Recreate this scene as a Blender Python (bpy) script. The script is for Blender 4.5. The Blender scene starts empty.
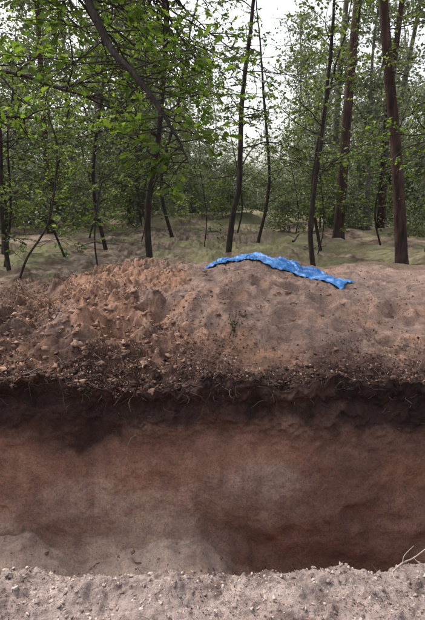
import bpy, math, random
import numpy as np
from mathutils import Vector
random.seed(7); rng=np.random.default_rng(11)
scene=bpy.context.scene
COL=scene.collection

# ------------------------------------------------------------------ noise
def _h(ix,iy,iz,seed):
    n=(ix.astype(np.uint32)*np.uint32(374761393)+iy.astype(np.uint32)*np.uint32(668265263)+iz.astype(np.uint32)*np.uint32(2246822519)+np.uint32(seed*3266489917&0xffffffff))
    n=(n^(n>>np.uint32(13)))*np.uint32(1274126177)
    n=n^(n>>np.uint32(16))
    return (n&np.uint32(0xffffff)).astype(np.float64)/float(0xffffff)
def vn(x,y,z=0.0,seed=1):
    x,y,z=np.broadcast_arrays(np.asarray(x,float),np.asarray(y,float),np.asarray(z,float))
    fx,fy,fz=np.floor(x),np.floor(y),np.floor(z)
    ix,iy,iz=[a.astype(np.int64)&0xffffffff for a in (fx,fy,fz)]
    tx,ty,tz=x-fx,y-fy,z-fz
    s=lambda t:t*t*t*(t*(t*6-15)+10)
    tx,ty,tz=s(tx),s(ty),s(tz)
    out=0
    for dx in (0,1):
        for dy in (0,1):
            for dz in (0,1):
                w=(tx if dx else 1-tx)*(ty if dy else 1-ty)*(tz if dz else 1-tz)
                out=out+w*_h(ix+dx,iy+dy,iz+dz,seed)
    return out*2-1
def fbm(x,y,z=0.0,oct=4,seed=1,gain=.5):
    a=1;f=1;s=0;t=0
    for o in range(oct):
        s=s+a*vn(np.asarray(x)*f,np.asarray(y)*f,np.asarray(z)*f,seed+o*17); t+=a
        a*=gain; f*=2.03
    return s/t*1.5
def ss(a,b,x):
    t=np.clip((x-a)/(b-a),0,1); return t*t*(3-2*t)

# ------------------------------------------------------------------ materials
def mat(name):
    m=bpy.data.materials.new(name); m.use_nodes=True
    nt=m.node_tree; nt.nodes.clear()
    out=nt.nodes.new('ShaderNodeOutputMaterial')
    return m,nt,out
def N(nt,t,**k):
    n=nt.nodes.new(t)
    for a,b in k.items(): setattr(n,a,b)
    return n
def ramp(nt,fac,stops):
    r=N(nt,'ShaderNodeValToRGB')
    e=r.color_ramp.elements
    while len(e)<len(stops): e.new(0.5)
    for i,(p,c) in enumerate(stops):
        e[i].position=p; e[i].color=(c[0],c[1],c[2],1)
    nt.links.new(fac,r.inputs[0]); return r.outputs[0]
def noise(nt,vec,scale,detail=5,rough=.6):
    n=N(nt,'ShaderNodeTexNoise'); n.inputs['Scale'].default_value=scale
    n.inputs['Detail'].default_value=detail; n.inputs['Roughness'].default_value=rough
    nt.links.new(vec,n.inputs['Vector']); return n.outputs['Fac']

def soil_mat():
    m,nt,out=mat('soil'); L=nt.links.new
    geo=N(nt,'ShaderNodeNewGeometry'); pos=geo.outputs['Position']
    at=N(nt,'ShaderNodeAttribute',attribute_name='Col')
    n1=noise(nt,pos,55,6,.7); n2=noise(nt,pos,9,5,.6); n3=noise(nt,pos,220,4,.7)
    r1=ramp(nt,n1,[(.3,(.58,.57,.57)),(.5,(1,1,1)),(.72,(1.32,1.28,1.24))])
    r2=ramp(nt,n2,[(.3,(.74,.72,.72)),(.7,(1.22,1.2,1.18))])
    r3=ramp(nt,n3,[(.34,(.62,.6,.6)),(.45,(1,1,1)),(.6,(1.05,1.05,1.05)),(.7,(1.4,1.38,1.35))])
    col=at.outputs['Color']
    for r in (r1,r2,r3):
        m1=N(nt,'ShaderNodeMix',data_type='RGBA',blend_type='MULTIPLY'); m1.inputs[0].default_value=1
        L(col,m1.inputs[6]); L(r,m1.inputs[7]); col=m1.outputs[2]
    ad=N(nt,'ShaderNodeMath',operation='MULTIPLY_ADD'); L(n3,ad.inputs[0]); ad.inputs[1].default_value=.45; L(n1,ad.inputs[2])
    bp=N(nt,'ShaderNodeBump'); bp.inputs['Strength'].default_value=.9; bp.inputs['Distance'].default_value=.015
    L(ad.outputs[0],bp.inputs['Height'])
    b=N(nt,'ShaderNodeBsdfPrincipled'); b.inputs['Roughness'].default_value=.95; b.inputs['Specular IOR Level'].default_value=.15
    L(col,b.inputs['Base Color']); L(bp.outputs[0],b.inputs['Normal']); L(b.outputs[0],out.inputs[0])
    return m
def leaf_mat(name,c1,c2,c3,trans=.5,tcol=(1.6,1.9,.7)):
    m,nt,out=mat(name); L=nt.links.new
    geo=N(nt,'ShaderNodeNewGeometry')
    c=ramp(nt,geo.outputs['Random Per Island'],[(0,c1),(.55,c2),(1,c3)])
    n=noise(nt,geo.outputs['Position'],.9,3)
    r=ramp(nt,n,[(.35,(.6,.63,.62)),(.65,(1.25,1.2,1.1))])
    cm=N(nt,'ShaderNodeMix',data_type='RGBA',blend_type='MULTIPLY'); cm.inputs[0].default_value=1
    L(c,cm.inputs[6]); L(r,cm.inputs[7]); c=cm.outputs[2]
    if trans==0:
        d=N(nt,'ShaderNodeBsdfDiffuse'); L(c,d.inputs[0]); L(d.outputs[0],out.inputs[0]); return m
    d=N(nt,'ShaderNodeBsdfPrincipled'); d.inputs['Roughness'].default_value=.5; d.inputs['Specular IOR Level'].default_value=.3
    L(c,d.inputs['Base Color'])
    mu=N(nt,'ShaderNodeMix',data_type='RGBA',blend_type='MULTIPLY'); mu.inputs[0].default_value=1
    L(c,mu.inputs[6]); mu.inputs[7].default_value=(*tcol,1)
    t=N(nt,'ShaderNodeBsdfTranslucent'); L(mu.outputs[2],t.inputs[0])
    mx=N(nt,'ShaderNodeMixShader'); mx.inputs[0].default_value=trans
    L(d.outputs[0],mx.inputs[1]); L(t.outputs[0],mx.inputs[2]); L(mx.outputs[0],out.inputs[0])
    return m
def simple_mat(name,stops,scale=20,rough=.9,bump=.5,dist=.01,stretch=(1,1,1),spec=.2):
    m,nt,out=mat(name); L=nt.links.new
    tc=N(nt,'ShaderNodeTexCoord'); mp=N(nt,'ShaderNodeMapping'); mp.inputs['Scale'].default_value=stretch
    L(tc.outputs['Object'],mp.inputs[0])
    n=noise(nt,mp.outputs[0],scale,6,.65)
    c=ramp(nt,n,stops)
    bp=N(nt,'ShaderNodeBump'); bp.inputs['Strength'].default_value=bump; bp.inputs['Distance'].default_value=dist
    L(n,bp.inputs['Height'])
    b=N(nt,'ShaderNodeBsdfPrincipled'); b.inputs['Roughness'].default_value=rough; b.inputs['Specular IOR Level'].default_value=spec
    L(c,b.inputs['Base Color']); L(bp.outputs[0],b.inputs['Normal']); L(b.outputs[0],out.inputs[0])
    return m
def island_mat(name,stops,rough=.85):
    m,nt,out=mat(name); L=nt.links.new
    geo=N(nt,'ShaderNodeNewGeometry')
    c=ramp(nt,geo.outputs['Random Per Island'],stops)
    n=noise(nt,geo.outputs['Position'],60,4)
    r=ramp(nt,n,[(.3,(.7,.7,.7)),(.7,(1.2,1.2,1.2))])
    mu=N(nt,'ShaderNodeMix',data_type='RGBA',blend_type='MULTIPLY'); mu.inputs[0].default_value=1
    L(c,mu.inputs[6]); L(r,mu.inputs[7])
    b=N(nt,'ShaderNodeBsdfPrincipled'); b.inputs['Roughness'].default_value=rough; b.inputs['Specular IOR Level'].default_value=.2
    L(mu.outputs[2],b.inputs['Base Color']); L(b.outputs[0],out.inputs[0])
    return m
M_soil=soil_mat()
M_oak=leaf_mat('oak_leaf',(.038,.064,.018),(.068,.11,.028),(.115,.16,.042),.55,(1.8,1.95,.8))
M_mid=leaf_mat('sapling_leaf',(.05,.07,.026),(.09,.122,.045),(.165,.19,.08),.5,(1.5,1.65,.8))
M_hazeleaf=leaf_mat('distant_leaf_haze',(.10,.12,.07),(.165,.19,.12),(.27,.295,.20),.3,(1.3,1.35,1.0))  # far foliage lightened to grey-green: aerial haze painted into the leaf colour
M_grass=leaf_mat('moss_grass',(.09,.10,.045),(.17,.18,.085),(.32,.30,.17),0)
M_bark=simple_mat('bark_dark',[(.3,(.020,.015,.013)),(.55,(.045,.035,.031)),(.75,(.10,.082,.072))],14,.95,1,.03,(1,1,.25))
M_pine=simple_mat('bark_pine',[(.3,(.022,.016,.014)),(.5,(.055,.034,.029)),(.75,(.12,.08,.066))],9,.95,1,.05,(1,1,.22))
M_hazebark=simple_mat('bark_distant_haze',[(.3,(.10,.09,.08)),(.7,(.20,.18,.16))],6,.95,.5,.03,(1,1,.25))  # bark paled so that haze over far trunks sits in the colour
M_litter=island_mat('dead_leaves',[(0,(.05,.024,.018)),(.45,(.145,.068,.047)),(.8,(.26,.145,.10)),(1,(.44,.33,.27))])
M_flitter=island_mat('forest_dead_leaves',[(0,(.05,.035,.025)),(.4,(.14,.095,.065)),(.8,(.27,.20,.15)),(1,(.46,.40,.33))])
M_twig=island_mat('dry_twig',[(0,(.06,.04,.03)),(.6,(.17,.12,.095)),(1,(.40,.33,.28))])
M_clod=island_mat('soil_clod',[(0,(.13,.07,.05)),(.5,(.25,.15,.105)),(1,(.35,.22,.16))])
M_bclod=island_mat('bank_clod',[(0,(.12,.09,.08)),(.5,(.28,.215,.195)),(1,(.46,.37,.34))])
M_dclod=island_mat('humus_clod',[(0,(.03,.018,.015)),(.7,(.085,.05,.04)),(1,(.18,.11,.085))])

# ------------------------------------------------------------------ mesh helpers
def mkmesh(name,verts,faces4,material,smooth=False,parent=None,tris=None,colattr=None,link=True):
    verts=np.asarray(verts,np.float32).reshape(-1,3)
    me=bpy.data.meshes.new(name)
    f4=np.asarray(faces4,np.int32).reshape(-1,4) if faces4 is not None and len(faces4) else np.zeros((0,4),np.int32)
    f3=np.asarray(tris,np.int32).reshape(-1,3) if tris is not None and len(tris) else np.zeros((0,3),np.int32)
    me.vertices.add(len(verts)); me.vertices.foreach_set('co',verts.ravel())
    nl=len(f4)*4+len(f3)*3
    me.loops.add(nl); me.loops.foreach_set('vertex_index',np.concatenate([f4.ravel(),f3.ravel()]))
    me.polygons.add(len(f4)+len(f3))
    st=np.concatenate([np.arange(len(f4))*4,len(f4)*4+np.arange(len(f3))*3]).astype(np.int32)
    me.polygons.foreach_set('loop_start',st)
    me.update(calc_edges=True)
    if smooth: me.polygons.foreach_set('use_smooth',np.ones(len(me.polygons),bool))
    if colattr is not None:
        a=me.color_attributes.new('Col','FLOAT_COLOR','POINT')
        c=np.ones((len(verts),4),np.float32); c[:,:3]=colattr; a.data.foreach_set('color',c.ravel())
    me.materials.append(material)
    if not link: return me
    o=bpy.data.objects.new(name,me); COL.objects.link(o)
    if parent: o.parent=parent
    return o
def empty(name):
    e=bpy.data.objects.new(name,None); COL.objects.link(e); e.empty_display_size=.3; return e
class Tubes:
    def __init__(s): s.v=[];s.f=[];s.n=0
    def add(s,pts,rad,k=7):
        pts=np.asarray(pts,float); m=len(pts)
        d=np.gradient(pts,axis=0); d/=np.linalg.norm(d,axis=1)[:,None]+1e-9
        ref=np.array([1.,0.13,0.21]) if abs(d[:,0]).mean()<.7 else np.array([0.1,.2,1.])
        a=np.cross(d,ref); a/=np.linalg.norm(a,axis=1)[:,None]+1e-9
        b=np.cross(d,a)
        th=np.arange(k)*2*math.pi/k
        r=np.asarray(rad,float)[:,None,None]
        ring=pts[:,None,:]+r*(np.cos(th)[None,:,None]*a[:,None,:]+np.sin(th)[None,:,None]*b[:,None,:])
        s.v.append(ring.reshape(-1,3))
        i=np.arange(m-1)[:,None]*k; j=np.arange(k)[None,:]; j2=(j+1)%k
        f=np.stack([i+j,i+j2,i+k+j2,i+k+j],-1).reshape(-1,4)+s.n
        s.f.append(f); s.n+=m*k
    def obj(s,name,material,parent=None,link=True):
        return mkmesh(name,np.concatenate(s.v),np.concatenate(s.f),material,True,parent,link=link)
def smooth_path(ctrl,n):
    ctrl=np.asarray(ctrl,float); m=len(ctrl)
    t=np.linspace(0,m-1,n); out=[]
    Q=np.vstack([2*ctrl[0]-ctrl[1],ctrl,2*ctrl[-1]-ctrl[-2]])
    for u in t:
        i=min(int(u),m-2); f=u-i
        p0,p1,p2,p3=Q[i],Q[i+1],Q[i+2],Q[i+3]
        out.append(.5*((2*p1)+(-p0+p2)*f+(2*p0-5*p1+4*p2-p3)*f*f+(-p0+3*p1-3*p2+p3)*f**3))
    return np.array(out)
OAK=[(0,.03),(.15,.12),(.28,.09),(.42,.24),(.52,.15),(.68,.31),(.78,.2),(.9,.2),(1.,.03)]
PLAIN=[(0,.02),(.5,.33),(1.,.02)]
def leaves(Pp,D,S,shape,upbias=.8,fold=.12):
    n=len(Pp); Pp=np.asarray(Pp,float); D=np.asarray(D,float); S=np.asarray(S,float)
    D=D/(np.linalg.norm(D,axis=1)[:,None]+1e-9)
    nr=rng.normal(size=(n,3))*.55; nr[:,2]+=upbias
    W=np.cross(D,nr); W/=np.linalg.norm(W,axis=1)[:,None]+1e-9
    Nn=np.cross(W,D)
    V=[]
    for t,w in shape:
        c=Pp+D*(S*t)[:,None]-Nn*(S*t*t*.18)[:,None]
        V+= [c-W*(S*w)[:,None]+Nn*(S*w*fold*3)[:,None], c, c+W*(S*w)[:,None]+Nn*(S*w*fold*3)[:,None]]
    V=np.stack(V,1); k=V.shape[1]
    F=[]
    for i in range(len(shape)-1):
        a=i*3; F+=[[a,a+1,a+4,a+3],[a+1,a+2,a+5,a+4]]
    F=np.array(F)[None]+(np.arange(n)*k)[:,None,None]
    return V.reshape(-1,3),F.reshape(-1,4)
def quadleaves(Pp,S,upbias=1.2,wid=.27):
    n=len(Pp); nr=rng.normal(size=(n,3)); nr[:,2]+=upbias; nr/=np.linalg.norm(nr,axis=1)[:,None]
    a=np.cross(nr,rng.normal(size=(n,3))); a/=np.linalg.norm(a,axis=1)[:,None]; b=np.cross(nr,a)
    S=np.asarray(S)[:,None]; Pp=np.asarray(Pp)
    V=np.stack([Pp-a*S*.5,Pp+b*S*wid-a*S*.05,Pp+a*S*.5,Pp-b*S*wid-a*S*.05],1).reshape(-1,3)
    F=np.arange(4*n).reshape(-1,4)
    return V,F

# ------------------------------------------------------------------ terrain
Hx=[-14,-6,-3.2,-2.5,-2.0,-1.55,-1.2,-.7,0.0,.45,1.0,1.5,2.5,6,14]
Hz=[.0,.3,.22,.2,.3,.48,.52,.5,.60,.68,.62,.50,.48,.3,0]
def mound(x,y):
    H=np.interp(x+fbm(x*1.3,y*1.3,0,2,5)*.12,Hx,Hz)
    t=(y-3.65)/1.85
    front=.07+(H-.07)*(.45*np.clip(t,0,1)+.55*ss(0,1,t))
    back=H*(1+.06*ss(5.5,6.8,y))*(1-ss(7.0,9.4,y+fbm(x*.7,y*.5,0,2,9)*.5))
    return np.where(t<1,front,back)
def groundz(x,y):
    x=np.asarray(x,float); y=np.asarray(y,float)
    z=fbm(x*.12,y*.12,0,3,21)*.35*ss(10,22,y)+fbm(x*.55,y*.45,0,3,22)*.22*ss(8.5,12,y)
    z=z+ss(25,110,y)*1.0
    far=z+mound(x,y)*ss(3.6,3.7,y)
    return np.where(y>3.4,far,0)
def mossy(x,y): return ss(-.10,.28,fbm(x*.6,y*.42,0,3,86)*.8+fbm(x*2.3,y*1.6,0,3,88)*.5+.16*ss(-2,2,x)*ss(10,13,y)-.25*(1-ss(9,11,y))+.25*ss(22,30,y))
def build_ground():
    xs=[0]
    while xs[-1]<110:
        a=xs[-1]; xs.append(a+(.0085 if a<1 else .012 if a<2.3 else min(.012+ (a-2.3)*.09,6) if a>4 else min(.012+(a-2.3)*.05,.1)))
    xs=np.array(xs); X=np.concatenate([-xs[:0:-1],xs])
    rows=[]
    yA=np.concatenate([np.linspace(-40,0,14)[:-1],np.linspace(0,1.1,25)[:-1],np.linspace(1.1,1.76,85)])
    for y in yA: rows.append(('A',y,0))
    for t in np.linspace(0,1,30)[1:]: rows.append(('B',1.76-.02*t,-1.8*t))
    for t in np.linspace(0,1,95)[1:]: rows.append(('C',1.74+(3.46-1.74)*t,-1.8))
    for t in np.linspace(0,1,165)[1:]: rows.append(('D',3.46+.17*t,-1.8+1.86*t))
    y=3.63
    while y<6: y+=.0135; rows.append(('E',y,0))
    while y<9.5: y+=.03; rows.append(('E',y,0))
    st=.05
    while y<170: y+=st; st*=1.025; rows.append(('F',y,0))
    seg=np.array([r[0] for r in rows]); Y0=np.array([r[1] for r in rows]); Z0=np.array([r[2] for r in rows])
    XX,YY=np.meshgrid(X,Y0); _,ZZ=np.meshgrid(X,Z0); SG=np.repeat(seg[:,None],len(X),1)
    mask=1-ss(12,14,abs(XX))
    Y=YY.copy(); Z=ZZ*mask
    nearw=fbm(X*1.6,0*X,0,4,31)*.07
    farw=fbm(X*1.1,0*X+5,0,4,32)*.11+fbm(X*6,0*X+5,0,3,33)*.03
    A=(SG=='A');B=(SG=='B');C=(SG=='C');D=(SG=='D');E=(SG=='E');F=(SG=='F')
    Y+=np.where(A,nearw[None]*ss(.9,1.76,YY),0)+np.where(B,nearw[None],0)+np.where(C,nearw[None]*(1-ss(1.74,2.2,YY)),0)
    ft=np.clip((ZZ+1.8)/1.86,0,1)
    Y+=np.where(D,farw[None]*ft**3,0)+np.where(E,farw[None]*(1-ss(3.63,4.5,YY)),0)
    gr=fbm(XX*28,YY*28,0,3,43); zA=fbm(XX*2.2,YY*2.2,0,3,41)*.04+fbm(XX*7,YY*7,0,3,42)*.018+np.maximum(gr,0)*.020+fbm(XX*60,YY*60,0,2,47)*.006
    zA-=ss(1.66,1.76,YY)*.03
    zB0=zA[A.any(1)][-1]
    Z+=np.where(A,zA,0)+np.where(B,zB0[None]*(1+ZZ/1.8),0)
    Y+=np.where(B,fbm(XX*4,ZZ*4,0,4,44)*.05*np.minimum(1,-ZZ*8),0)
    foot=np.clip(np.interp(X,[-3,-1.9,-1.6,-1.2,-.9,-.5,-.1,.2,.5,.9,1.5,2.2,3],[.2,.42,.48,.30,.40,.56,.44,.20,.12,.10,.14,.25,.2]),0,1)
    fl=foot[None]*(1+fbm(XX*2,YY*2,0,3,51)*.35)
    zc=fl*ss(2.3,3.25,YY)+fbm(XX*3,YY*3,0,4,52)*.05+fbm(XX*22,YY*22,0,3,53)*.010
    Z+=np.where(C,zc*mask,0)
    zc_end=(zc*mask)[C.any(1)][-1]
    Zd=(-1.8+1.86*ft)*mask
    Zd=Zd+zc_end[None]*(1-ft)
    rough=ss(-.62,-.2,ZZ)
    big=fbm(XX*1.0,ZZ*1.1,0,3,61,.4)*.075
    med=fbm(XX*4,ZZ*4,3,3,62)*.011*(1+rough)
    fine=fbm(XX*30,ZZ*30,7,3,63)*(.0035+.009*rough)
    cl=np.maximum(0,fbm(XX*9,ZZ*11,2,4,64))*.05*rough
    gou=-np.clip(fbm(XX*2.1,ZZ*2.6,5,2,66)-.40,0,1)*.08
    crk=-np.exp(-(np.abs(fbm(XX*2.2+4,ZZ*2.6,0,4,120))/.018)**2)*.006*ss(-.1,.3,fbm(XX*1.3,ZZ*1.3,0,2,121))
    under=-.05*np.exp(-((ZZ+.13)/.09)**2)
    dy=-(big+med+fine+cl+gou+crk)*np.minimum(1,ft*6+.2)-under
    dy*=np.where(ft>.985,.3,1)
    Y+=np.where(D,dy*mask,0)
    Z=np.where(D,Zd,Z)
    zm=mound(XX,Y)
    lip=1-ss(3.63,3.95,YY)
    left=ss(.0,.8,-XX)
    sc=(1-.6*ss(6.5,8.5,YY))*(.62+.65*left)
    rg=fbm(XX*2.0,YY*2.2,0,4,71)*.085*sc+fbm(XX*8,YY*8,0,4,72)*.034*sc+fbm(XX*30,YY*30,0,3,73)*.013*sc
    ch=vn(XX*7+fbm(XX*4,YY*4,0,2,78),YY*8,0,77); ch2=vn(XX*13+fbm(XX*7,YY*7,0,2,78)*1.3,YY*14,0,97)
    chunk=(ss(.05,.35,ch)*.06+ss(.1,.4,ch2)*.034)*(.22+left)
    ridg=(.5-np.abs(fbm(XX*3.0+YY*1.2,YY*1.8,0,3,74)))*.09*sc
    zm=zm+(rg+ridg*.9+chunk*ss(-.4,.3,fbm(XX*1.2,YY*1.2,0,2,79)))*ss(3.6,3.9,YY)+lip*fbm(XX*14,YY*14,0,4,75)*.05+lip*fbm(XX*3,YY*3,0,2,70)*.07
    def dent(cx,cy,rx,ry,dp):
        d=((XX-cx)/rx)**2+((YY-cy)/ry)**2
        return -dp*np.exp(-d*1.5)+dp*.35*np.exp(-((np.sqrt(d)-1.35)/.35)**2)
    for q in [(1.95,4.9,.15,.13,.14),(1.7,4.3,.1,.09,.11),(.2,4.95,.12,.1,.10),(.05,4.5,.1,.16,.07),(-.55,4.9,.26,.18,.16),(-1.0,4.65,.24,.17,.14),(.75,4.6,.15,.1,.08),(1.2,5.0,.14,.12,.10),(-1.4,4.5,.16,.14,.09),(.5,5.25,.1,.08,.07),(-.9,5.1,.2,.12,.1),(.95,5.25,.18,.1,.09),(1.35,4.55,.12,.1,.07)]:
        zm=zm+dent(*q)
    Z+=np.where(E,zm*mask,0)
    zf=groundz(XX,YY)
    gl=(fbm(XX*5,YY*5,0,3,76)*.06+fbm(XX*1.8,YY*1.8,0,3,98)*.09)*(1-ss(20,45,YY))
    Z+=np.where(F,zf+gl,0)
    Z+=np.where(E,(groundz(XX,YY)-mound(XX,YY))*ss(8,9.4,YY)+gl*ss(8.5,9.5,YY),0)
    ze=Z[E.any(1)][0]; wtop=Zd[D.any(1)][-1]
    Z=np.where(D,Z+(ze-wtop)[None]*ft**6,Z)
    c=np.zeros(XX.shape+(3,))
    def mixc(c,col,w):
        w=np.clip(w,0,1)[...,None]; return c*(1-w)+np.array(col)*w
    nz=fbm(XX*1.7,Y*1.7,Z*1.7,5,81); nf=fbm(XX*9,Y*9,Z*9,4,82); nl=fbm(XX*.6,Y*.6,Z*.6,3,83)
    c=mixc(c,(.35,.28,.26),A*1.); c=mixc(c,(.15,.112,.10),A*ss(.05,.6,nf+nz*.6)*.75); c=mixc(c,(.48,.40,.37),A*ss(.1,.8,-nf+.3*nz)*.6)
    W=(B|C|D)*1.
    w=mixc(c,(.355,.215,.165),W)
    def blob(cx,cz,rx,rz): return np.exp(-(((XX-cx+nz*.25)/rx)**2+((Z-cz+nz*.16)/rz)**2))
    pale=blob(-.3,-.98,.85,.22)+blob(.25,-.75,.5,.16)+blob(-1.5,-1.2,.8,.28)*1.+blob(-1.0,-1.0,.5,.2)*.7+blob(1.5,-1.2,.5,.15)*.3+blob(.1,-1.2,.7,.18)*.7
    pale=ss(.1,.9,pale+nf*.15)
    w=mixc(w,(.52,.40,.335),W*np.clip(pale,0,1)*.88)
    w=mixc(w,(.68,.55,.46),(C|D)*ss(-1.72,-1.5,Z)*(1-ss(-1.38,-1.3,Z-foot[None]*.3+.1+nz*.03))*ss(.15,.35,foot[None])*.9)
    w=mixc(w,(.23,.125,.10),W*(1.1*blob(.95,-1.3,.7,.5)+.6*blob(1.3,-.6,.6,.3)+.6*blob(-1.7,-.9,.3,.2))*.65)  # lower-right blob: reddish-brown soil with the dark shadow there painted in
    w=mixc(w,(.40,.22,.15),W*(blob(.55,-.50,.45,.14)+blob(1.6,-.75,.35,.15)+.6*blob(-.6,-.75,.6,.12))*.6)
    drip=ss(.1,.6,fbm(XX*3.2,Z*.7,0,4,87)); w=mixc(w,(.22,.125,.10),D*drip*.4)
    stn=ss(.2,.7,fbm(XX*.8,Z*2.2+nz*.3,0,4,84)); w=mixc(w,(.22,.13,.105),D*stn*.4)
    zb=np.interp(X,[-3,-1.9,-1.45,-1.2,-.9,-.5,-.1,.3,.55,.8,1.2,1.6,2.0,3],[-.34,-.38,-.48,-.54,-.50,-.38,-.29,-.26,-.23,-.27,-.31,-.33,-.35,-.34])[None]+nz*.11+nf*.05
    dk=ss(-.07,.10,Z-zb)
    w=mixc(w,(.046,.027,.026),D*dk*.93)
    w=mixc(w,(.15,.085,.066),D*dk*ss(.0,.6,fbm(XX*4,Z*5,0,4,85)+.10*ss(0,.6,XX))*.55)
    w=mixc(w,(.026,.017,.016),D*dk*ss(.1,.6,fbm(XX*2.5+7,Z*4,0,4,95))*.7)
    w=mixc(w,(.15,.083,.067),D*ss(-.28,0,Z-zb)*(1-dk)*.6)
    c=w
    Ef=(E|F)*1.
    c=mixc(c,(.31,.213,.175),Ef); c=mixc(c,(.38,.215,.14),Ef*ss(.0,.7,nz+.45*left+.2*nf-.1)*.75); c=mixc(c,(.23,.17,.15),Ef*ss(.1,.6,-nz+nf*.4)*.7)
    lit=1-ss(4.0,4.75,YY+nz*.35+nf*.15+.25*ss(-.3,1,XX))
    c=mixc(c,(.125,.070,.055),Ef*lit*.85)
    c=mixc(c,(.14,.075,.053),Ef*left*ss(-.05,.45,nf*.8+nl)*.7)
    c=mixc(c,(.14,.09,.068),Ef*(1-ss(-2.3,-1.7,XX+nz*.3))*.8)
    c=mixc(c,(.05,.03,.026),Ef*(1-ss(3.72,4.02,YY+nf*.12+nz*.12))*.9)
    c=mixc(c,(.14,.10,.075),Ef*ss(6.6,7.5,YY+nz*.4)*.85)
    fo=Ef*ss(7.4,9.0,YY+nz*.6)
    c=mixc(c,(.19,.145,.11),fo)
    mo=mossy(XX,YY)
    c=mixc(c,(.15,.152,.078),fo*mo*.85)
    c=mixc(c,(.29,.275,.17),fo*mo*ss(-.1,.5,nf+nz*.6)*.7)
    c=mixc(c,(.075,.052,.038),fo*ss(-.05,.35,nf*.9+nz*.8)*(.85-.4*mo))
    c=mixc(c,(.30,.25,.20),fo*ss(.1,.5,-nf-nz*.7)*(1-mo)*.5)
    c=mixc(c,(.15,.17,.10),fo*ss(30,45,YY)*.7)
    P=np.stack([XX,Y,Z],-1)
    nx=len(X)
    def part(r0,r1):
        v=P[r0:r1+1].reshape(-1,3); cc=c[r0:r1+1].reshape(-1,3); m=r1-r0
        i=np.arange(m)[:,None]*nx; j=np.arange(nx-1)[None]
        f=np.stack([i+j,i+j+1,i+nx+j+1,i+nx+j],-1).reshape(-1,4)
        return v,f,cc
    idx={s:(np.where(seg==s)[0][0],np.where(seg==s)[0][-1]) for s in 'ABCDEF'}
    v1,f1,c1=part(0,idx['A'][1]); v2,f2,c2=part(idx['E'][1],idx['F'][1])
    mkmesh('ground',np.vstack([v1,v2]),np.vstack([f1,f2+len(v1)]),M_soil,True,colattr=np.vstack([c1,c2]))
    v,f,cc=part(idx['A'][1],idx['D'][1]); mkmesh('excavated_trench',v,f,M_soil,True,colattr=cc)
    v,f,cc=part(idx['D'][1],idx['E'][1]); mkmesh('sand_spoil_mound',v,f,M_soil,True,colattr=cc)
    return P,seg,X,idx
P,seg,X,idx=build_ground()
dPx=np.gradient(P,axis=1); dPy=np.gradient(P,axis=0)
NRM=np.cross(dPx,dPy); AREA=np.linalg.norm(NRM,axis=2); NRM/=AREA[...,None]+1e-12
SEG=seg[:,None]
def pick(n,wfun,j=.004):
    w=(AREA*wfun(P[...,0],P[...,1],P[...,2])).ravel(); cs=np.cumsum(w); cs/=cs[-1]
    k=np.clip(np.searchsorted(cs,rng.random(n)),0,len(cs)-1)
    return P.reshape(-1,3)[k]+rng.normal(size=(n,3))*np.array([j,j,0]), NRM.reshape(-1,3)[k]
r0=idx['E'][0]
def surfz(x,y):
    j=int(np.clip(np.searchsorted(X,x),1,len(X)-1)); col=P[r0:,j,1]
    i=int(np.clip(np.searchsorted(col,y),0,len(col)-1)); return float(P[r0+i,j,2])

# ------------------------------------------------------------------ debris
def ico():
    import bmesh
    bm=bmesh.new(); bmesh.ops.create_icosphere(bm,subdivisions=2,radius=1)
    v=np.array([q.co[:] for q in bm.verts]); f=np.array([[q.index for q in t.verts] for t in bm.faces]); bm.free(); return v,f
IV,IF=ico()
def clods(name,pos,size,material,sink=.7,flat=.7):
    n=len(pos); V=np.repeat(IV[None],n,0)
    off=rng.random((n,1,3))*50
    q=V*1.5+off; d=1+.9*vn(q[...,0],q[...,1],q[...,2],5)+.6*vn(q[...,0]*2.6,q[...,1]*2.6,q[...,2]*2.6,6)
    V=V*d[...,None]; V[...,2]*=flat; V[...,0]*=(1+.8*rng.random((n,1)))
    a=rng.random(n)*6.28; ca,sa=np.cos(a)[:,None],np.sin(a)[:,None]
    x=V[...,0]*ca-V[...,1]*sa; y=V[...,0]*sa+V[...,1]*ca
    V=np.stack([x,y,V[...,2]],-1)*np.asarray(size)[:,None,None]+pos[:,None,:]
    V[...,2]+=(np.asarray(size)*(.5-sink))[:,None]
    F=(IF[None]+(np.arange(n)*len(IV))[:,None,None])
    return mkmesh(name,V.reshape(-1,3),None,material,False,tris=F.reshape(-1,3))
def powsize(n,a,b,k=3): return a+(b-a)*rng.random(n)**k
E_=SEG=='E'; D_=SEG=='D'; A_=SEG=='A'; C_=SEG=='C'; F_=SEG=='F'
p,_=pick(3600,lambda x,y,z:E_*(y<6)*(abs(x)<4)*(.5+6*(x<-.2)*(y<5.4))); clods('mound_clods',p,powsize(len(p),.003,.032,6),M_clod)
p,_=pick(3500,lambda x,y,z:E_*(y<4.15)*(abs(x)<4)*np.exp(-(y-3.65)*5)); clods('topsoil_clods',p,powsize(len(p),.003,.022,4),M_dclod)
p,_=pick(4500,lambda x,y,z:A_*(y>1.1)*(abs(x)<1.6)*(.2+ss(1.3,1.7,y))); clods('bank_clods',p,powsize(len(p),.001,.008,5),M_bclod)
p,_=pick(900,lambda x,y,z:C_*(y>2.4)*(abs(x)<3)); clods('trench_floor_clods',p,powsize(len(p),.003,.018,5),M_clod)
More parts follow.
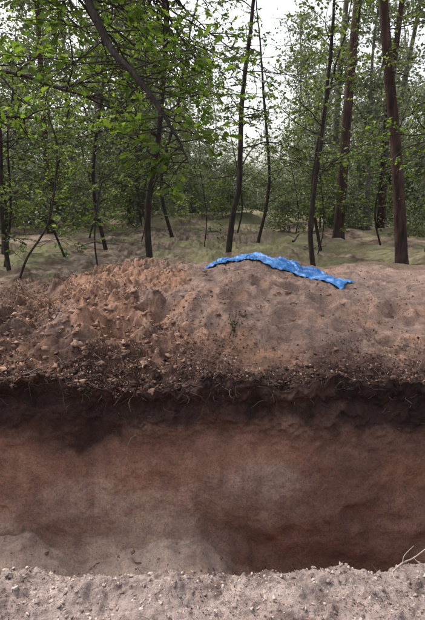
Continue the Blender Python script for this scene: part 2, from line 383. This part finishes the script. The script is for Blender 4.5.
def litter(name,p,nr,s0,s1,material=M_litter,tilt=.55,wid=.3):
    n=len(p); nn=nr+rng.normal(size=(n,3))*tilt; nn/=np.linalg.norm(nn,axis=1)[:,None]
    a=np.cross(nn,rng.normal(size=(n,3))); a/=np.linalg.norm(a,axis=1)[:,None]; b=np.cross(nn,a)
    S=(s0+(s1-s0)*rng.random(n)**2)[:,None]; c=p+nr*S*.25
    w=wid*(.4+.9*rng.random((n,1)))
    V=np.stack([c-a*S*.5,c+b*S*w+nn*S*.12,c+a*S*.5+nn*S*.1,c-b*S*w+nn*S*.15],1).reshape(-1,3)
    T=np.array([[0,1,2],[0,2,3]])[None]+(np.arange(n)*4)[:,None,None]
    return mkmesh(name,V,None,material,False,tris=T.reshape(-1,3))
def lw(x,y,z): return E_*(abs(x)<4.5)*(y<7.2)*(np.exp(-np.clip(y-4.0,0,9)*2.0)*(1-.45*(x>.2))+.50*(x<-1.6)+.22*(x<-.3)+.02)*ss(-.5,.4,fbm(x*2.2,y*2.2,0,3,140)+.35*(y<4.2))
p,nr=pick(70000,lw); litter('leaf_litter',p,nr,.006,.034)
p,nr=pick(75000,lambda x,y,z:(E_*(y>6.6)+F_*(y<34))*(abs(x)<y*.6+1)*(1/(y*y))*(1.1-.6*mossy(x,y))); litter('forest_leaf_litter',p,nr,.03,.12,M_flitter)
p,nr=pick(6500,lambda x,y,z:A_*(y>1.1)*(abs(x)<1.6)*ss(-.4,.5,fbm(x*3,y*3,0,3,141))); litter('bank_leaf_litter',p,nr,.002,.014)
def twigs(name,p,nr,l0,l1,r,material=M_twig,lift=.4):
    T=Tubes()
    for q,n in zip(p,nr):
        L=l0+(l1-l0)*rng.random()**2.5; d=rng.normal(size=3); d-=n*d.dot(n)*(1-lift*rng.random()); d/=np.linalg.norm(d)
        m=6; pts=[q-d*L*.5+n*.006]
        for i in range(m):
            d=d+rng.normal(size=3)*.18; d/=np.linalg.norm(d); pts.append(pts[-1]+d*L/m)
        rr=r*(.5+rng.random()); T.add(pts,np.linspace(rr,rr*.4,m+1),4)
    return T.obj(name,material)
p,nr=pick(2400,lw); twigs('mound_twigs',p,nr,.03,.32,.0019)
p,nr=pick(520,lambda x,y,z:A_*(y>1.1)*(abs(x)<1.6)); twigs('bank_twigs',p,nr,.02,.09,.0008)
p,nr=pick(1100,lambda x,y,z:(E_*(y>7)+F_*(y<22))*(abs(x)<y*.6+1)/(y*y)); twigs('forest_twigs',p,nr,.2,1.3,.006)
T=Tubes()
p,nr=pick(750,lambda x,y,z:D_*(z>-.5)*(abs(x)<3.5)*np.exp((z)*6))
for q,n in zip(p,nr):
    L=.03+.20*rng.random()**2.5; d=np.array([rng.normal()*.9,-.5,-.1+rng.normal()*.6]); d/=np.linalg.norm(d); pts=[q-d*.02]
    for i in range(7):
        d=d+rng.normal(size=3)*.35+np.array([0,.08,-.08]); d/=np.linalg.norm(d); pts.append(pts[-1]+d*L/7)
    rr=.0008+.002*rng.random()**2; T.add(pts,np.linspace(rr,rr*.3,8),4)
T.obj('hanging_roots',M_twig)

def forked(name,base,dirs,material):
    T=Tubes()
    for pts,r in dirs:
        pa=smooth_path(np.array(pts)+np.array(base),12); T.add(pa,np.linspace(r,r*.35,12),6)
    return T.obj(name,material)
M_pale=simple_mat('dry_branch_wood',[(.3,(.2,.15,.12)),(.7,(.40,.33,.28))],80,.8,.4,.002)
forked('dry_branch',(.80,1.68,.03),[([(-.03,0,.0),(.02,.02,.03),(.07,.03,.045),(.16,.05,.10),(.26,.06,.12)],.004),([(.02,.02,.03),(.03,.03,.06),(.07,.04,.10)],.0025),([(.07,.03,.045),(.1,.01,.03),(.17,0,.035)],.0022),([(-.03,0,0),(-.03,-.03,-.005),(-.01,-.05,-.01)],.0028)],M_pale)
T=Tubes()
for bx,by,L,a,r in [(2.2,15.5,1.8,.3,.03),(-2.8,12.8,1.6,.9,.02),(-4.6,16,2.4,.1,.03),(5.6,12.2,1.4,.7,.018),(2.9,17,1.8,1.2,.04)]:
    pts=[]
    for i in range(12):
        x=bx+math.cos(a)*L*i/11+rng.normal()*.02; y=by+math.sin(a)*L*i/11; pts.append((x,y,surfz(x,y)+r*.5))
    T.add(pts,np.linspace(r,r*.35,12),7)
    for k in range(4):
        i=rng.integers(2,11); q=np.array(pts[i]); T.add(np.array([q,q+[rng.normal()*.1,rng.normal()*.1,.06],q+[rng.normal()*.25,rng.normal()*.25,.15]]),[r*.4,r*.3,r*.1],5)
T.obj('fallen_branches',M_hazebark)

T=Tubes(); LP=[];LD=[]
bx,by=.2,4.3; bz=surfz(bx,by)
for k in range(8):
    d=np.array([rng.normal()*.5,rng.normal()*.35,1]); pa=smooth_path([np.array((bx+rng.normal()*.02,by,bz-.02)),np.array((bx,by,bz+.07))+d*.04,np.array((bx,by,bz+.09))+d*rng.uniform(.08,.18)],10)
    T.add(pa,np.linspace(.002,.0006,10),4)
    for q in pa[3:]:
        for s in range(2):
            LP.append(q);LD.append(np.array([rng.normal(),rng.normal(),.5]))
pl=empty('seedling_plant'); T.obj('stems',M_bark,pl)
v,f=leaves(LP,LD,rng.uniform(.012,.026,len(LP)),PLAIN); mkmesh('leaves',v,f,M_mid,False,pl)

# ------------------------------------------------------------------ tarpaulin
def tarp():
    m,nt,out=mat('blue_tarpaulin'); L=nt.links.new
    geo=N(nt,'ShaderNodeNewGeometry'); n=noise(nt,geo.outputs['Position'],5,4)
    c=ramp(nt,n,[(.35,(.02,.13,.38)),(.6,(.03,.18,.48)),(.75,(.08,.28,.55))])
    n2=noise(nt,geo.outputs['Position'],30,4); bp=N(nt,'ShaderNodeBump'); bp.inputs['Strength'].default_value=.4; bp.inputs['Distance'].default_value=.01; L(n2,bp.inputs['Height'])
    b=N(nt,'ShaderNodeBsdfPrincipled'); b.inputs['Roughness'].default_value=.5; L(c,b.inputs['Base Color']); L(bp.outputs[0],b.inputs['Normal'])
    L(b.outputs[0],out.inputs[0])
    near=smooth_path([(-.12,6.1,0),(.2,6.35,0),(.52,6.3,0),(.8,6.05,0),(1.1,5.82,0),(1.55,5.45,0)],160)
    far=smooth_path([(.22,7.4,0),(.5,7.4,0),(.8,7.1,0),(1.02,6.7,0),(1.25,6.35,0),(1.74,5.8,0)],160)
    nv=80; V=[]
    for i in range(160):
        for j in range(nv):
            t=j/(nv-1); q=near[i]*(1-t)+far[i]*t; u=i/159
            x=q[0]+.05*float(fbm(u*7,0 if t<.5 else 5,0,3,111))*abs(2*t-1)**3; y=q[1]+.09*float(fbm(u*8,3 if t<.5 else 9,0,3,112))*abs(2*t-1)**3
            s=max(surfz(x,y),surfz(x+.04,y),surfz(x-.04,y),surfz(x,y+.05))
            w1=abs(float(fbm(u*4+t*2.5,t*2-u*2.5,0,2,103))); w2=abs(float(fbm(u*9-t*3,t*4+u*3,4,2,104)))
            crease=max(0,1-w1*6)*.035+max(0,1-w2*5)*.018
            f=float(fbm(u*6,t*2,0,2,101))
            e=min(1,min(t,1-t,u*1.5,(1-u)*1.5)*8+.35)
            V.append((x,y,s+.010+(crease+max(0,f)*.02+.04*math.exp(-((t-.78+.2*u)/.06)**2)*(1-u))*e))
    i=np.arange(159)[:,None]*nv; j=np.arange(nv-1)[None]
    F=np.stack([i+j,i+nv+j,i+nv+j+1,i+j+1],-1).reshape(-1,4)
    o=mkmesh('blue_tarpaulin',V,F,m,True)
    s=o.modifiers.new('t','SOLIDIFY'); s.thickness=.004; s.offset=1
tarp()

# ------------------------------------------------------------------ trees
def walk(p,d,L,m,wob,bend):
    pts=[np.array(p,float)]; d=np.array(d,float); d/=np.linalg.norm(d)
    for i in range(m):
        d=d+rng.normal(size=3)*wob+np.array([0,0,bend]); d/=np.linalg.norm(d); pts.append(pts[-1]+d*L/m)
    return np.array(pts)
def limb(T,LP,LD,p,d,L,r,level,leafn,bend=-.01,k=6,dens=5.5):
    m=max(5,int(L/.16)); pts=walk(p,d,L,m,.13,bend); T.add(pts,np.linspace(r,r*.25,m+1),k)
    if level==0:
        for i in range(leafn):
            u=rng.uniform(.12,1.0)*m; a=int(min(u,m-1)); q=pts[a]+(pts[a+1]-pts[a])*(u-a)
            dd=pts[a+1]-pts[a]; dd/=np.linalg.norm(dd); sd=np.cross(dd,[0,0,1.]); sd/=np.linalg.norm(sd)+1e-6
            LP.append(q); LD.append(dd*.7+sd*rng.choice([-1,1])*rng.uniform(.4,1.1)+rng.normal(size=3)*.3)
        return
    nc=max(3,int(L*dens/level**.3))
    for c in range(nc):
        u=rng.uniform(.2,1.)*m; a=int(min(u,m-1)); q=pts[a]+(pts[a+1]-pts[a])*(u-a)
        dd=pts[a+1]-pts[a]; dd/=np.linalg.norm(dd); sd=np.cross(dd,[0,0,1.]); sd/=np.linalg.norm(sd)+1e-6
        nd=dd*.7+sd*rng.choice([-1,1])*rng.uniform(.5,1.1)+np.array([0,0,rng.normal()*.35])
        limb(T,LP,LD,q,nd,L*rng.uniform(.3,.5),r*.42,level-1,leafn,bend,5,dens)
oak=empty('oak_tree'); T=Tubes(); LP=[];LD=[]
zt=surfz(-3.6,5.8)
tr=smooth_path([(-3.6,5.8,zt-.2),(-3.5,5.8,1.5),(-3.3,5.7,3.4),(-2.9,5.5,5.2),(-2.7,5.5,7.5),(-2.9,5.6,10)],40)
T.add(tr,np.interp(np.linspace(0,1,40),[0,.05,.5,1],[.24,.17,.12,.03]),12)
main=smooth_path([(-2.95,5.52,5.0),(-2.1,5.1,4.55),(-1.5,4.8,4.05),(-1.13,4.58,3.47),(-1.03,4.40,3.18),(-.83,4.20,2.76),(-.61,4.03,2.50),(-.385,3.86,2.22),(-.24,3.75,2.0),(-.15,3.65,1.80)],60)
main[:,:]+=np.cumsum(rng.normal(size=(60,3))*.003,axis=0)
T.add(main,np.interp(np.linspace(0,1,60),[0,.4,.7,.9,1],[.06,.036,.024,.011,.004]),9)
for i in range(14,60,1):
    dd=main[min(i+1,59)]-main[i-1]; dd/=np.linalg.norm(dd); sd=np.array([rng.choice([-1,1]),rng.normal()*.5,rng.uniform(-.2,.7)])
    limb(T,LP,LD,main[i],dd*.5+sd,rng.uniform(.25,.6) if i>40 else rng.uniform(.5,1.2),.006,1,6 if i>35 else 8)
for st,d,L in [((-3.2,5.65,3.8),(1,.05,.15),2.6),((-3.35,5.7,3.0),(1,.3,.12),2.3),((-3.0,5.55,4.8),(1,.35,.05),3.6),((-2.9,5.5,5.2),(1,-.1,.05),3.8),((-3.1,5.6,4.4),(1,.6,0.0),3.4),((-2.8,5.5,6),(1,.1,-.05),4.2),((-3.4,5.75,2.4),(.9,.6,.2),1.8),((-3.2,5.6,4.2),(.8,-.5,.1),2.2),((-2.8,5.5,5.6),(1,.5,-.08),4.0),((-3.0,5.6,4.6),(1,-.3,.02),3.0)]:
    limb(T,LP,LD,st,d,L,.033,2,8,-.012,6,5.2)
T.obj('trunk_and_limbs',M_bark,oak)
LP=np.array(LP);LD=np.array(LD)
v,f=leaves(LP,LD,rng.uniform(.05,.095,len(LP)),OAK); mkmesh('leaves',v,f,M_oak,False,oak)
print('oak leaves',len(LP))
oak2=empty('oak_tree'); T=Tubes(); LP=[];LD=[]
zt=surfz(5.0,7.6)
tr=smooth_path([(5.0,7.6,zt-.2),(4.95,7.6,2),(4.7,7.5,4.5),(4.5,7.4,8)],30); T.add(tr,np.interp(np.linspace(0,1,30),[0,.08,1],[.2,.13,.04]),10)
for st,d,L in [((4.85,7.6,3.0),(-1,.1,.05),2.2),((4.8,7.6,3.6),(-1,-.2,.1),2.6),((4.75,7.5,4.3),(-1,.1,.0),3.2),((4.7,7.5,4.8),(-1,-.25,.05),3.0),((4.6,7.5,5.8),(-1,-.1,-.06),3.2)]:
    limb(T,LP,LD,st,d,L,.03,2,7,-.012,6,4.7)
T.obj('trunk_and_limbs',M_bark,oak2)
LP=np.array(LP);LD=np.array(LD); v,f=leaves(LP,LD,rng.uniform(.06,.10,len(LP)),OAK); mkmesh('leaves',v,f,M_oak,False,oak2)

def young(name,ctrl,r,H,nb,zlo,zhi,Lb,leafn=12,leafs=.088,material=M_mid):
    e=empty(name); T=Tubes(); LP=[];LD=[]
    ctrl=[np.array(c,float) for c in ctrl]; ctrl[0][2]=surfz(ctrl[0][0],ctrl[0][1])-.12
    top=ctrl[-1]; d=(ctrl[-1]-ctrl[-2]); d/=np.linalg.norm(d)
    if H>top[2]: ctrl.append(top+d*(H-top[2])/max(d[2],.3)*.5+rng.normal(size=3)*.1); ctrl.append(top+d*(H-top[2])/max(d[2],.3))
    n=50; pa=smooth_path(ctrl,n); pa+=np.cumsum(rng.normal(size=(n,3))*min(r*.2,.014),axis=0)*np.linspace(0,1,n)[:,None]
    u=np.linspace(0,1,n); rad=r*np.interp(u,[0,.03,.5,1],[1.5,1.05,.75,.15]); T.add(pa,rad,9)
    for b in range(nb):
        z=zlo+(zhi-zlo)*rng.random()**.9; i=int(np.argmin(abs(pa[:,2]-z))); a=rng.random()*6.28
        f=1-.5*(z-zlo)/(zhi-zlo+.01)
        limb(T,LP,LD,pa[i],(math.cos(a),math.sin(a),rng.uniform(0,.6)),Lb*f*rng.uniform(.5,1.2),max(.005,rad[i]*.3),1,leafn,-.015)
    T.obj('trunk_and_branches',M_bark,e)
    P_=np.array(LP); v,f=leaves(P_,LD,rng.uniform(leafs*.65,leafs*1.2,len(P_)),PLAIN); mkmesh('leaves',v,f,material,False,e)
Y='young_oak_tree'
young('birch_tree',[(.43,13.3,0),(.55,13.3,1.),(.71,13.3,2.),(.74,13.3,4.),(.91,13.3,6.4)],.085,10,28,2.0,9.5,2.2)
young(Y,[(2.4,11,0),(2.27,11,.93),(2.4,11,2.6),(2.52,11,4.4)],.06,7.5,26,1.6,7.3,2.0)
young(Y,[(-1.4,10.5,0),(-1.42,10.5,1.2),(-1.16,10.5,2.93),(-.93,10.5,5.4)],.075,8,32,1.4,7.8,2.1)
young(Y,[(-3.5,8.2,0),(-3.3,8.3,.5),(-2.9,8.5,1.2),(-2.7,8.6,2.4)],.022,3.8,18,.4,3.6,1.3)
young(Y,[(-4.6,10.5,0),(-4.65,10.5,1.2),(-4.5,10.5,3)],.05,6,34,.4,5.8,1.9)
young(Y,[(6.0,13,0),(6.1,13,2.),(6.3,13,5)],.11,9,26,1.6,8.5,2.2)
young(Y,[(-2.3,9.4,0),(-2.35,9.4,.8),(-2.2,9.5,1.8)],.017,2.6,14,.3,2.5,.9,9,.06)
young(Y,[(-6.2,14,0),(-6.1,14,2),(-6.4,14,5)],.1,9,34,.6,8.5,2.3)
young(Y,[(-3.4,15,0),(-3.7,15,2),(-3.2,15,5)],.06,9,34,1.0,8.5,2.2)
young(Y,[(3.6,15.5,0),(3.2,15.5,2),(3.6,15.5,5)],.05,8,30,1.0,7.8,2.0)
young(Y,[(1.7,18,0),(2.1,18,2),(1.8,18,5)],.06,9,26,1.2,8.8,2.3)
young(Y,[(-1.6,19,0),(-2.0,19,2),(-1.3,19,5)],.07,10,34,1.5,9.8,2.4)
young(Y,[(8.2,16,0),(8.1,16,2),(8.2,16,5)],.08,9,30,.8,8.8,2.4)
young(Y,[(-5.3,11.8,0),(-5.0,11.8,1.2),(-4.9,11.8,3)],.03,5,30,.3,4.8,1.8)
young(Y,[(-3.9,12.4,0),(-4.2,12.4,1.2),(-3.7,12.4,3)],.03,5,28,.4,4.8,1.6)
young(Y,[(5.4,15.0,0),(5.1,15,1.2),(5.5,15,3)],.03,4.6,26,.3,4.4,1.6)
young(Y,[(2.9,13.0,0),(3.05,13,.8),(2.9,13,2)],.018,3.0,16,.3,2.8,1.0)
young(Y,[(-.3,16.5,0),(-.2,16.5,.8),(-.35,16.5,2)],.02,3.4,22,.2,3.2,1.2)
young(Y,[(3.5,20,0),(3.6,20,.8),(3.4,20,2)],.025,4.0,24,.3,3.8,1.4)
young(Y,[(7.2,13.5,0),(7.0,13.5,1.2),(7.1,13.5,3)],.03,4.6,26,.3,4.4,1.6)
young(Y,[(1.1,21,0),(1.3,21,1.2),(1.0,21,3)],.035,5.5,30,.3,5.3,1.8)
young(Y,[(-3.0,22,0),(-3.2,22,1.2),(-2.8,22,3)],.035,5.5,32,.3,5.3,1.8)
young(Y,[(-4.6,17.5,0),(-4.3,17.5,1.2),(-4.6,17.5,3)],.03,5.0,30,.3,4.8,1.7)
young(Y,[(-2.6,17.0,0),(-2.4,17,.8),(-2.7,17,1.8)],.018,2.6,20,.2,2.5,1.1)
def pine(ctrl,r,name='pine_tree'):
    e=empty(name); T=Tubes(); ctrl=[np.array(c,float) for c in ctrl]; ctrl[0][2]=surfz(ctrl[0][0],ctrl[0][1])-.15
    n=70; pa=smooth_path(ctrl,n); u=np.linspace(0,1,n)
    T.add(pa,r*np.interp(u,[0,.015,.05,.6,1],[1.45,1.15,1.0,.6,.15]),16)
    LP=[]
    for b in range(10):
        i=rng.integers(12,40); a=rng.random()*6.28; pts=walk(pa[i],(math.cos(a),math.sin(a),-.1),rng.uniform(.3,1.2),6,.1,-.03); T.add(pts,np.linspace(.016,.004,7),5)
    for b in range(30):
        i=rng.integers(46,n); a=rng.random()*6.28; L=rng.uniform(1,2.8)*(1-.5*(i-44)/26)
        pts=walk(pa[i],(math.cos(a),math.sin(a),.25),L,8,.12,0); T.add(pts,np.linspace(.04,.01,9),5)
        for q in pts[3:]:
            LP.append(q+rng.normal(size=(36,3))*[.3,.3,.14])
    T.obj('trunk',M_pine,e); LP=np.concatenate(LP); v,f=quadleaves(LP,rng.uniform(.12,.22,len(LP)),.3,.08); mkmesh('needles',v,f,M_oak,False,e)
pine([(4.5,11,0),(4.2,11.1,2.2),(3.62,11.2,5.6),(3.0,11.3,10),(2.7,11.3,16)],.145)
pine([(4.8,18,0),(4.83,18,4),(5.0,18.2,8.1),(5.2,18.2,13),(5.1,18.2,19)],.2)
pine([(-6.5,19,0),(-6.4,19,5),(-6.3,19,10),(-6.3,19,18)],.13)
pine([(7.8,22,0),(7.7,22,5),(7.9,22,10),(8,22,18)],.18)

far=empty('distant_trees')
def variant(k,H,r,zlo,nb,Lb,nl,ls,lean=.3):
    T=Tubes(); n=24; c=[(0,0,-.3),(rng.normal()*lean,rng.normal()*lean,H*.3),(rng.normal()*lean*1.6,rng.normal()*lean*1.6,H*.65),(rng.normal()*lean*3,rng.normal()*lean*3,H)]
    pa=smooth_path(c,n); T.add(pa,r*np.interp(np.linspace(0,1,n),[0,.05,1],[1.3,1,.2]),8); LP=[]
    for b in range(nb):
        z=zlo+(H-zlo)*rng.random(); i=int(np.argmin(abs(pa[:,2]-z))); a=rng.random()*6.28
        L=Lb*rng.uniform(.4,1.1)*(1-.5*(z-zlo)/(H-zlo)); pts=walk(pa[i],(math.cos(a),math.sin(a),rng.uniform(0,.5)),L,7,.14,-.01); T.add(pts,np.linspace(max(.008,r*.2),.004,8),4)
        for q in pts[2:]: LP.append(q+rng.normal(size=(nl,3))*[.34,.34,.13])
    LP=np.concatenate(LP); v,f=quadleaves(LP,rng.uniform(ls*.6,ls*1.3,len(LP)),1.,.36)
    return T.obj('far_trunk',M_hazebark,link=False), mkmesh('far_leaves',v,f,M_hazeleaf,link=False)
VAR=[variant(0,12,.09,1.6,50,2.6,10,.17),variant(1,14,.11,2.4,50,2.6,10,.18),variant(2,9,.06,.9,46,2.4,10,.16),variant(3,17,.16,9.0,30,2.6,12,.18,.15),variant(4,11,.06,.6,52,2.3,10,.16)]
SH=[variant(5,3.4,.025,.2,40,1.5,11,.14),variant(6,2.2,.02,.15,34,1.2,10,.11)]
def place(me2,x,y,s,par,zs=1):
    z=surfz(x,y); a=random.random()*6.28
    for me in me2:
        o=bpy.data.objects.new(me.name,me); COL.objects.link(o); o.parent=par
        o.location=(x,y,z); o.rotation_euler=(random.gauss(0,.04),random.gauss(0,.04),a); o.scale=(s,s,s*zs)
cnt=0
while cnt<215:
    y=21+70*random.random()**1.0; x=random.uniform(-1,1)*(y*.62+3)
    if y<32 and -3.5<x<1.5 : continue
    g=.0<x/y<.17
    if g and y<34: continue
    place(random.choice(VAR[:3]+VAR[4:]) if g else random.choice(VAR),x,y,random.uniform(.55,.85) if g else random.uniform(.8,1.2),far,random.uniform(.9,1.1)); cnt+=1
under=empty('undergrowth_shrubs'); cnt=0
while cnt<310:
    y=18+50*random.random()**.8; x=random.uniform(-1,1)*(y*.62+2)
    if y<27 and -4<x<3: continue
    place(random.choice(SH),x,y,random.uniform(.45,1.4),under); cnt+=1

p,_=pick(800,lambda x,y,z:F_*(y>10.5)*(y<40)*(abs(x)<y*.6+2)*ss(-.1,.4,fbm(x*.3,y*.3,3,3,150)+.15*(x>0))/(y**1.1),.02)
LP=[]
for q in p:
    s=rng.uniform(.08,.34); LP.append(q+np.array([0,0,s*.45])+rng.normal(size=(70,3))*[s*.9,s*.9,s*.3])
LP=np.concatenate(LP); v,f=quadleaves(LP,rng.uniform(.04,.085,len(LP)),1.); mkmesh('bilberry_bushes',v,f,M_mid)
p,_=pick(110000,lambda x,y,z:F_*(y>9.3)*(y<45)*(abs(x)<y*.6+2)*(mossy(x,y)+.06)*ss(-.4,.4,fbm(x*2,y*2,0,2,160))/(y**1.1),.02)
n=len(p); h=rng.uniform(.03,.17,n)*(1+p[:,1]*.015); d=rng.normal(size=(n,3))*.5; d[:,2]=1; d/=np.linalg.norm(d,axis=1)[:,None]
s=np.cross(d,rng.normal(size=(n,3))); s/=np.linalg.norm(s,axis=1)[:,None]; wd=(h*.12+.003)[:,None]
V=np.stack([p-s*wd,p+s*wd,p+d*h[:,None]],1).reshape(-1,3)
mkmesh('moss_and_grass',V,None,M_grass,False,tris=np.arange(3*n).reshape(-1,3))

# ------------------------------------------------------------------ light, sky, camera
az=math.radians(-50); el=math.radians(54)
w=bpy.data.worlds.new('World'); scene.world=w; w.use_nodes=True; nt=w.node_tree
bg=nt.nodes['Background']; sk=nt.nodes.new('ShaderNodeTexSky'); sk.sky_type='NISHITA'; sk.sun_disc=False
sk.sun_elevation=el; sk.sun_rotation=az; sk.dust_density=5; sk.air_density=1.3; sk.ozone_density=.6
hs=nt.nodes.new('ShaderNodeHueSaturation'); hs.inputs['Saturation'].default_value=.35; hs.inputs['Value'].default_value=2.0
nt.links.new(sk.outputs[0],hs.inputs['Color']); nt.links.new(hs.outputs[0],bg.inputs[0]); bg.inputs[1].default_value=.15
sd=bpy.data.lights.new('sun','SUN'); sd.energy=3.4; sd.angle=math.radians(.8); sd.color=(1,.94,.84)
so=bpy.data.objects.new('sun',sd); COL.objects.link(so)
dv=Vector((math.sin(az)*math.cos(el),math.cos(az)*math.cos(el),math.sin(el)))
so.rotation_euler=(dv).to_track_quat('Z','Y').to_euler(); so.location=(-5,10,20)
cd=bpy.data.cameras.new('camera'); co=bpy.data.objects.new('camera',cd); COL.objects.link(co)
cd.sensor_fit='VERTICAL'; cd.sensor_height=24; cd.lens=24*468/620; cd.clip_end=1000; cd.clip_start=.05
co.location=(0,0,1.6); co.rotation_euler=(math.radians(90-13.8),0,0)
scene.camera=co
scene.view_settings.view_transform='Standard'; scene.view_settings.look='None'; scene.view_settings.exposure=0
